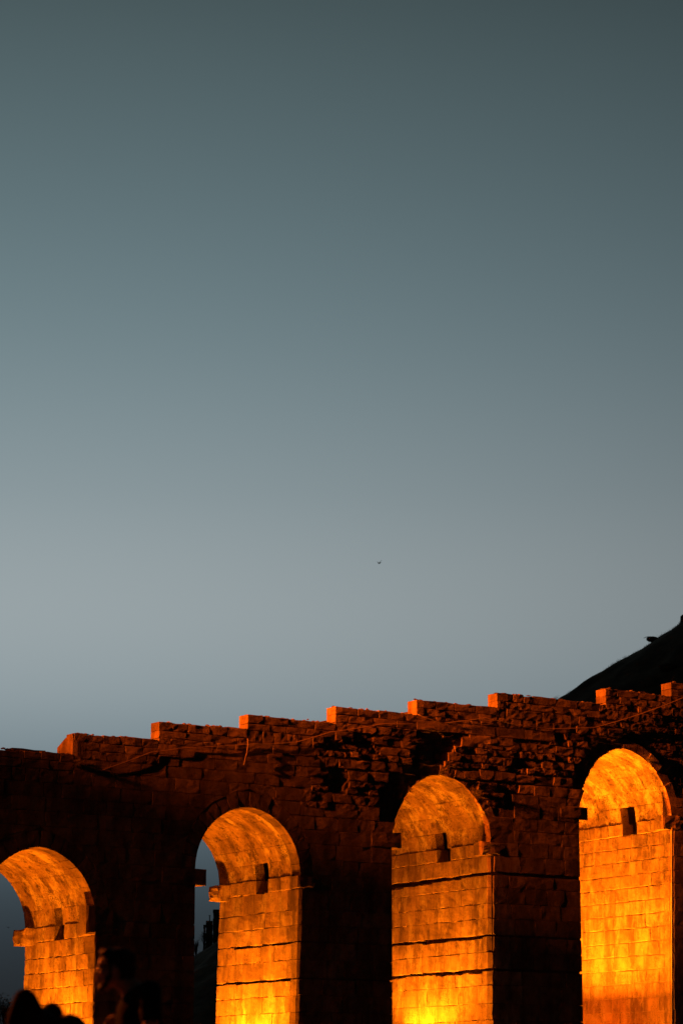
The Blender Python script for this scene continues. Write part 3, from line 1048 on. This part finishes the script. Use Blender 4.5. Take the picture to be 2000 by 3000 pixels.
def bush(name, c, rad, hgt, label, cat, n=900, leaf=.06, seed=3, group=None):
    rr = random.Random(seed)
    c = Vector(c)
    root = tag(empty(name, c), label, cat, group)
    st = MB()
    tips = []
    for i in range(11):
        a = rr.uniform(0, 2 * math.pi)
        e = c + Vector((math.cos(a) * rad * rr.uniform(.2, .95), math.sin(a) * rad * rr.uniform(.2, .95), hgt * rr.uniform(.5, 1.0)))
        m = c.lerp(e, .5) + Vector((rr.uniform(-.1, .1), rr.uniform(-.1, .1), hgt * .1)) * rad
        st.tube([c - Vector((0, 0, .1)), m, e], .03 * hgt, 5, .008 * hgt)
        tips += [m, m.lerp(e, .5), e, e]
        for q in range(2):
            e2 = m + Vector((rr.uniform(-.4, .4) * rad, rr.uniform(-.4, .4) * rad, rr.uniform(.1, .4) * hgt))
            st.tube([m, e2], .012 * hgt, 4, .004 * hgt)
            tips.append(e2)
    st.build('trunk', M_BARK, root, tuple(c))
    lf = MB()
    for i in range(n):
        t = rr.choice(tips)
        p = t + Vector((rr.gauss(0, .17) * rad, rr.gauss(0, .17) * rad, rr.gauss(0, .12) * hgt))
        d = Vector((rr.uniform(-1, 1), rr.uniform(-1, 1), rr.uniform(-.6, .8))).normalized()
        s = d.orthogonal().normalized()
        l = leaf * rr.uniform(.6, 1.4)
        lf.add([p, p + d * l * .5 + s * l * .32, p + d * l, p + d * l * .5 - s * l * .32], [(0, 1, 2, 3)])
    lf.build('crown', M_LEAF, root, tuple(c))
bush('shrub', at(598, 2772, HD - .6), .42, .75, 'dark shrub at the foot of the masonry stump seen through the second arch', 'shrub', 700, .05, 5)
bush('shrub', at(574, 2800, HD - .4), .30, 1.1, 'thin twiggy shrub left of the masonry stump seen through the second arch', 'shrub', 150, .05, 6)
bush('shrub', at(14, 3035, 88), .62, 1.15, 'dark leafy shrub behind the leftmost arch at the bottom left corner', 'shrub', 1500, .055, 9)
bush('shrub', at(1627, 2062, HD - 1), .22, .5, 'tiny dark shrub where the hill crest meets the parapet', 'shrub', 240, .05, 14)

# dry grass fringing the crest: nobody could count it
mb = MB()
r = random.Random(21)
for i in range(2600):
    px = r.uniform(1500, 2060) if i % 3 else r.uniform(520, 700)
    base = at(px, prof(px), HD)
    rr_, ff = (base - CAM).dot(RIGHT), HD + r.uniform(-2.5, 1.5)
    P = CAM + RIGHT * rr_ + FWD_H * ff
    P.z = hill_z(rr_, ff) - .03
    h = r.uniform(.06, .17) * (2.2 if r.random() < .03 else 1)
    tip = P + Vector((r.uniform(-.06, .06), r.uniform(-.06, .06), h))
    mb.tube([P, P.lerp(tip, .6) + Vector((0, 0, .02)), tip], .007, 3, .002)
tag(mb.build('dry_grass', M_DRYGRASS, None, tuple(mb.v[0])), 'short dry grass along the dark crest of the hill', 'grass', kind='stuff')

# weeds rooted in the wall
def weed(px, py, n, h, label, y=-.02, seed=1, droop=.4):
    rr = random.Random(seed)
    x, z = on_y(px, py)
    c = Vector((x, y, z))
    mb = MB()
    for i in range(n):
        d = Vector((rr.uniform(-.8, .8), rr.uniform(-.8, .0), rr.uniform(-droop, 1))).normalized()
        l = h * rr.uniform(.4, 1.1)
        p1 = c + d * l * .5 + Vector((0, 0, .04 * h))
        p2 = c + d * l + Vector((rr.uniform(-.05, .05), 0, -droop * l * .4))
        mb.tube([c + Vector((rr.uniform(-.06, .06), .03, rr.uniform(-.03, .03))), p1, p2], .006, 3, .002)
        if rr.random() < .5:
            mb.tube([p1, p1 + Vector((rr.uniform(-.1, .1), -.05, rr.uniform(-.05, .1)))], .004, 3, .001)
    return tag(mb.build('weed', M_DRYGRASS, None, tuple(c)), label, 'weed')
weed(218, 2242, 60, .30, 'dark tuft of weeds growing below the leftmost parapet step', seed=2)
weed(1290, 2268, 40, .22, 'dry weeds on the crown of the third arch', seed=3)
weed(1385, 2322, 60, .25, 'dry weeds hanging over the right haunch of the third arch', seed=4, droop=.8)
weed(1895, 2228, 50, .22, 'dry weeds hanging over the right haunch of the rightmost arch', seed=5, droop=.8)
weed(1200, 2318, 40, .2, 'dry weeds on the left haunch of the third arch', seed=6)

# ------------------------------------------------------------------ birds
def bird(c, span, yaw, label, raise_l=.2, raise_r=1.0):
    root = tag(empty('bird', c), label, 'bird', 'birds in the evening sky')
    root.rotation_euler = (0, 0, yaw)
    mb = MB()
    pts = [(-.30, .012), (-.22, .05), (-.08, .085), (.08, .08), (.20, .05), (.34, .02)]
    vs, fs = [], []
    for i, (x, rad) in enumerate(pts):
        for k in range(8):
            a = 2 * math.pi * k / 8
            vs.append((0 + rad * math.cos(a) * span, x * span, rad * math.sin(a) * span))
    for i in range(len(pts) - 1):
        for k in range(8):
            fs.append((i * 8 + k, i * 8 + (k + 1) % 8, (i + 1) * 8 + (k + 1) % 8, (i + 1) * 8 + k))
    mesh_obj('body', vs, fs, M_BIRD, root, smooth=True)
    for sg, up in ((-1, raise_l), (1, raise_r)):
        vs, fs = [], []
        n = 7
        for i in range(n + 1):
            t = i / n
            ch = (.17 * (1 - t) ** .6 + .01) * span
            bend = math.sin(t * math.pi) * .10
            x = sg * (.04 + t * .55 * math.cos(up)) * span
            z = (t * .55 * math.sin(up) + bend * (1 - up * .4) - (.10 * t * t if up < .4 else 0)) * span
            yb = -.12 * t * t * span
            for (yy, zz) in ((yb + ch * .6, z), (yb + ch * .2, z + .02 * span * (1 - t)), (yb - ch * .5, z), (yb + ch * .2, z - .012 * span * (1 - t))):
                vs.append((x, yy, zz))
        for i in range(n):
            for k in range(4):
                fs.append((i * 4 + k, i * 4 + (k + 1) % 4, (i + 1) * 4 + (k + 1) % 4, (i + 1) * 4 + k))
        mesh_obj('wing', vs, fs, M_BIRD, root, smooth=True)
    mesh_obj('tail', [(-.02 * span, -.28 * span, 0), (.02 * span, -.28 * span, 0), (.07 * span, -.46 * span, .01 * span), (-.07 * span, -.46 * span, .01 * span), (0, -.28 * span, .02 * span), (0, -.45 * span, .025 * span)],
             [(0, 1, 2, 3), (0, 4, 5, 3), (1, 4, 5, 2)], M_BIRD, root)
bird(at(1111, 1650, 200), .62, -TH + .5, 'small dark bird flying alone in the open sky')
bird(at(24, 2719, 200), .40, -TH - .2, 'small dark bird seen low through the leftmost arch', .5, .3)

# ------------------------------------------------------------------ people
def sphere_data(sub=2):
    bm = bmesh.new()
    bmesh.ops.create_icosphere(bm, subdivisions=sub, radius=1)
    bm.verts.ensure_lookup_table()
    vs = [v.co.copy() for v in bm.verts]
    fs = [tuple(w.index for w in f.verts) for f in bm.faces]
    bm.free()
    return vs, fs
SPH = sphere_data(2)
def ell(mb, c, r, rot=None):
    r = (r, r, r) if isinstance(r, (int, float)) else r
    m = Matrix.Rotation(rot, 3, 'Y') if rot else Matrix.Identity(3)
    mb.add([Vector(c) + m @ Vector((v.x * r[0], v.y * r[1], v.z * r[2])) for v in SPH[0]], SPH[1])
def limb(mb, pts):
    """chain of (point, radius or radii): overlapping balls, fused afterwards"""
    for (p, a), (q, b) in zip(pts, pts[1:]):
        p, q = Vector(p), Vector(q)
        a3 = Vector((a, a, a)) if isinstance(a, (int, float)) else Vector(a)
        b3 = Vector((b, b, b)) if isinstance(b, (int, float)) else Vector(b)
        n = max(2, int((q - p).length / (min(min(a3), min(b3)) * .35)))
        for i in range(n + 1):
            t = i / n
            ell(mb, p.lerp(q, t), tuple(a3.lerp(b3, t)))
def fuse(mb, name, mat, parent, voxel=.01, smooth=8, rough=0.0, keep=None):
    """one continuous skin over all the balls; keep(v) False drops a vertex (hems and necklines)"""
    me = bpy.data.meshes.new(name)
    me.from_pydata([tuple(v) for v in mb.v], [], mb.f)
    o = bpy.data.objects.new(name, me)
    COL.objects.link(o)
    m = o.modifiers.new('r', 'REMESH')
    m.mode = 'VOXEL'
    m.voxel_size = voxel
    m = o.modifiers.new('s', 'SMOOTH')
    m.iterations = smooth
    m.factor = .5
    dg = bpy.context.evaluated_depsgraph_get()
    nm = bpy.data.meshes.new_from_object(o.evaluated_get(dg))
    bpy.data.objects.remove(o)
    bpy.data.meshes.remove(me)
    nm.name = name
    bm = bmesh.new()
    bm.from_mesh(nm)
    if keep:
        bmesh.ops.delete(bm, geom=[v for v in bm.verts if not keep(v.co)], context='VERTS')
    for v in bm.verts:
        if rough:
            v.co += v.normal * (noise.fractal(v.co * 45, 1.0, 2.0, 3) * rough)
    for f in bm.faces:
        f.smooth = True
    bm.to_mesh(nm)
    bm.free()
    nm.materials.clear()
    nm.materials.append(mat)
    o = bpy.data.objects.new(name, nm)
    COL.objects.link(o)
    o.parent = parent
    return o
def hand(mb, w, d, side, curl=.5):
    """palm, four fingers and a thumb; w wrist point, d direction of the hand, side towards the thumb"""
    w, d, side = Vector(w), Vector(d).normalized(), Vector(side).normalized()
    nrm = d.cross(side).normalized()
    limb(mb, [(w, .024), (w + d * .045 + side * .012, .02), (w + d * .085 + side * .02, .014)])
    limb(mb, [(w + d * .02, .022), (w + d * .085 - side * .025, .014)])
    limb(mb, [(w + d * .085 + side * .025, .014), (w + d * .085 - side * .028, .013)])
    for i, (off, ln) in enumerate(((.036, .07), (.012, .08), (-.012, .074), (-.036, .058))):
        p = w + d * .09 + side * off
        q = p + d * ln * .45 * math.cos(curl * .6) + nrm * ln * .45 * math.sin(curl * .6) + side * off * .25
        e = q + d * ln * .55 * math.cos(curl * 1.8) + nrm * ln * .55 * math.sin(curl * 1.8)
        limb(mb, [(p, .0095), (q, .0085), (e, .007)])
    t0 = w + d * .03 + side * .028
    t1 = t0 + side * .03 + d * .03
    limb(mb, [(t0, .013), (t1, .011), (t1 + d * .035 + side * .006 + nrm * .01, .009)])
def person(px_base, f0, label, P, shirt_mat):
    base = atf(px_base, 3250, f0)
    base.z = 0
    root = tag(empty('person', base), label, 'person')
    root.rotation_euler = (0, 0, -TH)
    def L(px, py, dy=0.0):
        q = atf(px, py, f0 + dy) - base
        return Vector((q.dot(RIGHT), q.dot(FWD_H), q.z))
    s = P['face']                                   # -1 looks to the left of the picture, +1 to the right
    hc = L(*P['head'])                              # middle of the skull
    tl = P['tilt']
    R3 = Matrix.Rotation(tl, 3, 'Y')
    def H(x, y, z):                                 # head space: x forward, z up
        return hc + R3 @ Vector((x * s, y, z))
    b = MB()
    ell(b, H(-.012, 0, .012), (.092, .074, .088), tl)           # skull
    ell(b, H(.040, 0, -.040), (.050, .056, .072), tl)           # face
    ell(b, H(.060, 0, .030), (.030, .050, .034), tl)            # brow
    ell(b, H(.050, 0, -.096), (.036, .036, .022), tl)           # chin
    limb(b, [(H(.045, .03, -.088), .022), (H(-.008, .056, -.052), .022)])
    limb(b, [(H(.045, -.03, -.088), .022), (H(-.008, -.056, -.052), .022)])
    limb(b, [(H(.088, 0, .004), .010), (H(.104, 0, -.030), .013), (H(.092, 0, -.042), .012)])   # nose
    for y in (-1, 1):
        ell(b, H(.096, y * .011, -.040), .009)                  # nostril wings
        ell(b, H(.062, y * .040, -.022), (.022, .018, .018))    # cheek bones
        ell(b, H(.084, y * .030, .016), (.010, .020, .008))     # brow ridges
        ell(b, H(-.006, y * .075, -.018), (.019, .009, .031), tl)   # ears
    ell(b, H(.090, 0, -.063), (.011, .024, .007))               # lips
    ell(b, H(.087, 0, -.074), (.011, .020, .007))
    nk = L(*P['neck'])
    limb(b, [(H(-.020, 0, -.050), .056), (nk, .060)])
    limb(b, [(nk, .062), (L(*P['chest']), (.10, .14, .11))])
    limb(b, [(L(*P['chest']), (.10, .15, .12)), (P['belly'], (.10, .145, .1)), (P['pelvis'], (.105, .155, .11))])
    sh = MB()
    limb(sh, [(nk + Vector((-s * .01, 0, -.02)), .066), (L(*P['chest']), (.125, .165, .13))])
    limb(sh, [(L(*P['chest']), (.125, .175, .14)), (P['belly'], (.12, .17, .12)), (P['pelvis'] + Vector((0, 0, -.02)), (.125, .175, .1))])
    ch = L(*P['chest'])
    for arm in P['arms']:
        a, e, w = arm['pts']
        limb(b, [(a, .055), (a.lerp(e, .45), .049), (e, .038)])
        limb(b, [(e, .039), (e.lerp(w, .3), .038), (w, .025)])
        hand(b, w, arm['hand'], arm['thumb'], .5)
        limb(sh, [(nk + Vector((0, (a.y - nk.y) * .35, -.045)), .05), (a, .066)])
        limb(sh, [(ch, .1), (a + Vector((0, 0, -.03)), .062)])
        limb(sh, [(a, .066), (a.lerp(e, arm.get('sleeve', .5)), .064)])
    pants = MB()
    shoes = []
    pv = P['pelvis']
    for y, fx in ((-.095, .10), (.095, -.12)):
        hip = pv + Vector((0, y, -.05))
        kn = Vector((pv.x + s * (.04 + fx * .4), y * 1.1, .50))
        an = Vector((pv.x + s * (fx * .6 - .02), y * 1.15, .09))
        limb(b, [(hip, .085), (kn, .055), (kn.lerp(an, .3), .054), (an, .036)])
        limb(b, [(an, .036), (an + Vector((s * .12, 0, -.045)), .03)])
        limb(pants, [(pv + Vector((0, y * .5, .02)), .12), (hip, .1), (kn, .072), (an + Vector((0, 0, .02)), .064)])
        q = MB()
        limb(q, [(an + Vector((-s * .05, 0, -.045)), (.042, .042, .042)), (an + Vector((s * .07, 0, -.045)), (.045, .046, .042)), (an + Vector((s * .17, 0, -.055)), (.04, .045, .032))])
        shoes.append(q)
    body_o = fuse(b, 'body', M_SKIN, root, .009, 3)
    fuse(sh, 'shirt', shirt_mat, root, .013, 10)
    fuse(pants, 'trousers', M_JEANS, root, .014, 8)
    for q in shoes:
        fuse(q, 'shoe', M_SHOE, root, .01, 6)
    hr = MB()
    ell(hr, H(-.018, 0, .030), (.101, .083, .082), tl)
    ell(hr, H(-.058, 0, -.020), (.060, .074, .064), tl)
    ell(hr, H(.040, 0, .078), (.046, .060, .030), tl)
    for y in (-1, 1):
        limb(hr, [(H(.030, y * .066, .036), .016), (H(.018, y * .070, -.010), .011)])
    if P.get('hair_long'):
        limb(hr, [(H(-.06, 0, -.02), .06), (H(-.07, 0, -.09), .045)])
    fuse(hr, 'hair', M_HAIR, root, .007, 3, .010)
    if P.get('beard'):
        bd = MB()
        limb(bd, [(H(.020, .052, -.060), .020), (H(.060, .026, -.100), .022), (H(.072, 0, -.104), .022), (H(.060, -.026, -.100), .022), (H(.020, -.052, -.060), .020), (H(.012, -.064, -.020), .013)])
        limb(bd, [(H(.020, .052, -.060), .020), (H(.012, .064, -.020), .013)])
        limb(bd, [(H(.086, -.022, -.054), .009), (H(.094, 0, -.052), .009), (H(.086, .022, -.054), .009)])
        fuse(bd, 'beard', M_HAIR, root, .006, 3, .006)
    for y in (-1, 1):
        em = MB()
        ell(em, H(.078, y * .031, .001), .0125)
        em.build('eye', M_EYE, root, None, True)
    return root
person(425, 14.0, 'bearded person with short dark hair in a black T-shirt, seen side-on, looking left', dict(
    face=-1, tilt=.0, head=(336, 2838), neck=(392, 2905), chest=(402, 2985), belly=Vector((.02, 0, 1.10)), pelvis=Vector((.05, 0, .95)), beard=True,
    arms=[dict(pts=[Vector((.03, -.19, 1.455)), Vector((.045, -.24, 1.16)), Vector((-.13, -.20, .98))], hand=(-.8, .1, -.3), thumb=(0, .2, 1), sleeve=.42),
          dict(pts=[Vector((-.02, .19, 1.44)), Vector((-.06, .22, 1.15)), Vector((-.20, .10, 1.215))], hand=(.2, -.3, .9), thumb=(-.6, -.6, .1), sleeve=.5)]), M_SHIRT)
person(120, 13.4, 'person in a dark T-shirt at the bottom left corner, bending forward with head bowed', dict(
    face=1, tilt=.8, head=(205, 3042), neck=(134, 2996), chest=(112, 3030), belly=Vector((-.04, 0, 1.08)), pelvis=Vector((-.06, 0, .93)), hair_long=True,
    arms=[dict(pts=[Vector((-.072, -.20, 1.385)), Vector((-.15, -.25, 1.13)), Vector((.05, -.22, .98))], hand=(.9, .1, -.2), thumb=(0, .2, 1), sleeve=.42),
          dict(pts=[Vector((.02, .19, 1.33)), Vector((.06, .23, 1.06)), Vector((.24, .15, 1.0))], hand=(.9, -.1, -.1), thumb=(0, -.2, 1), sleeve=.5)]), M_SHIRT2)
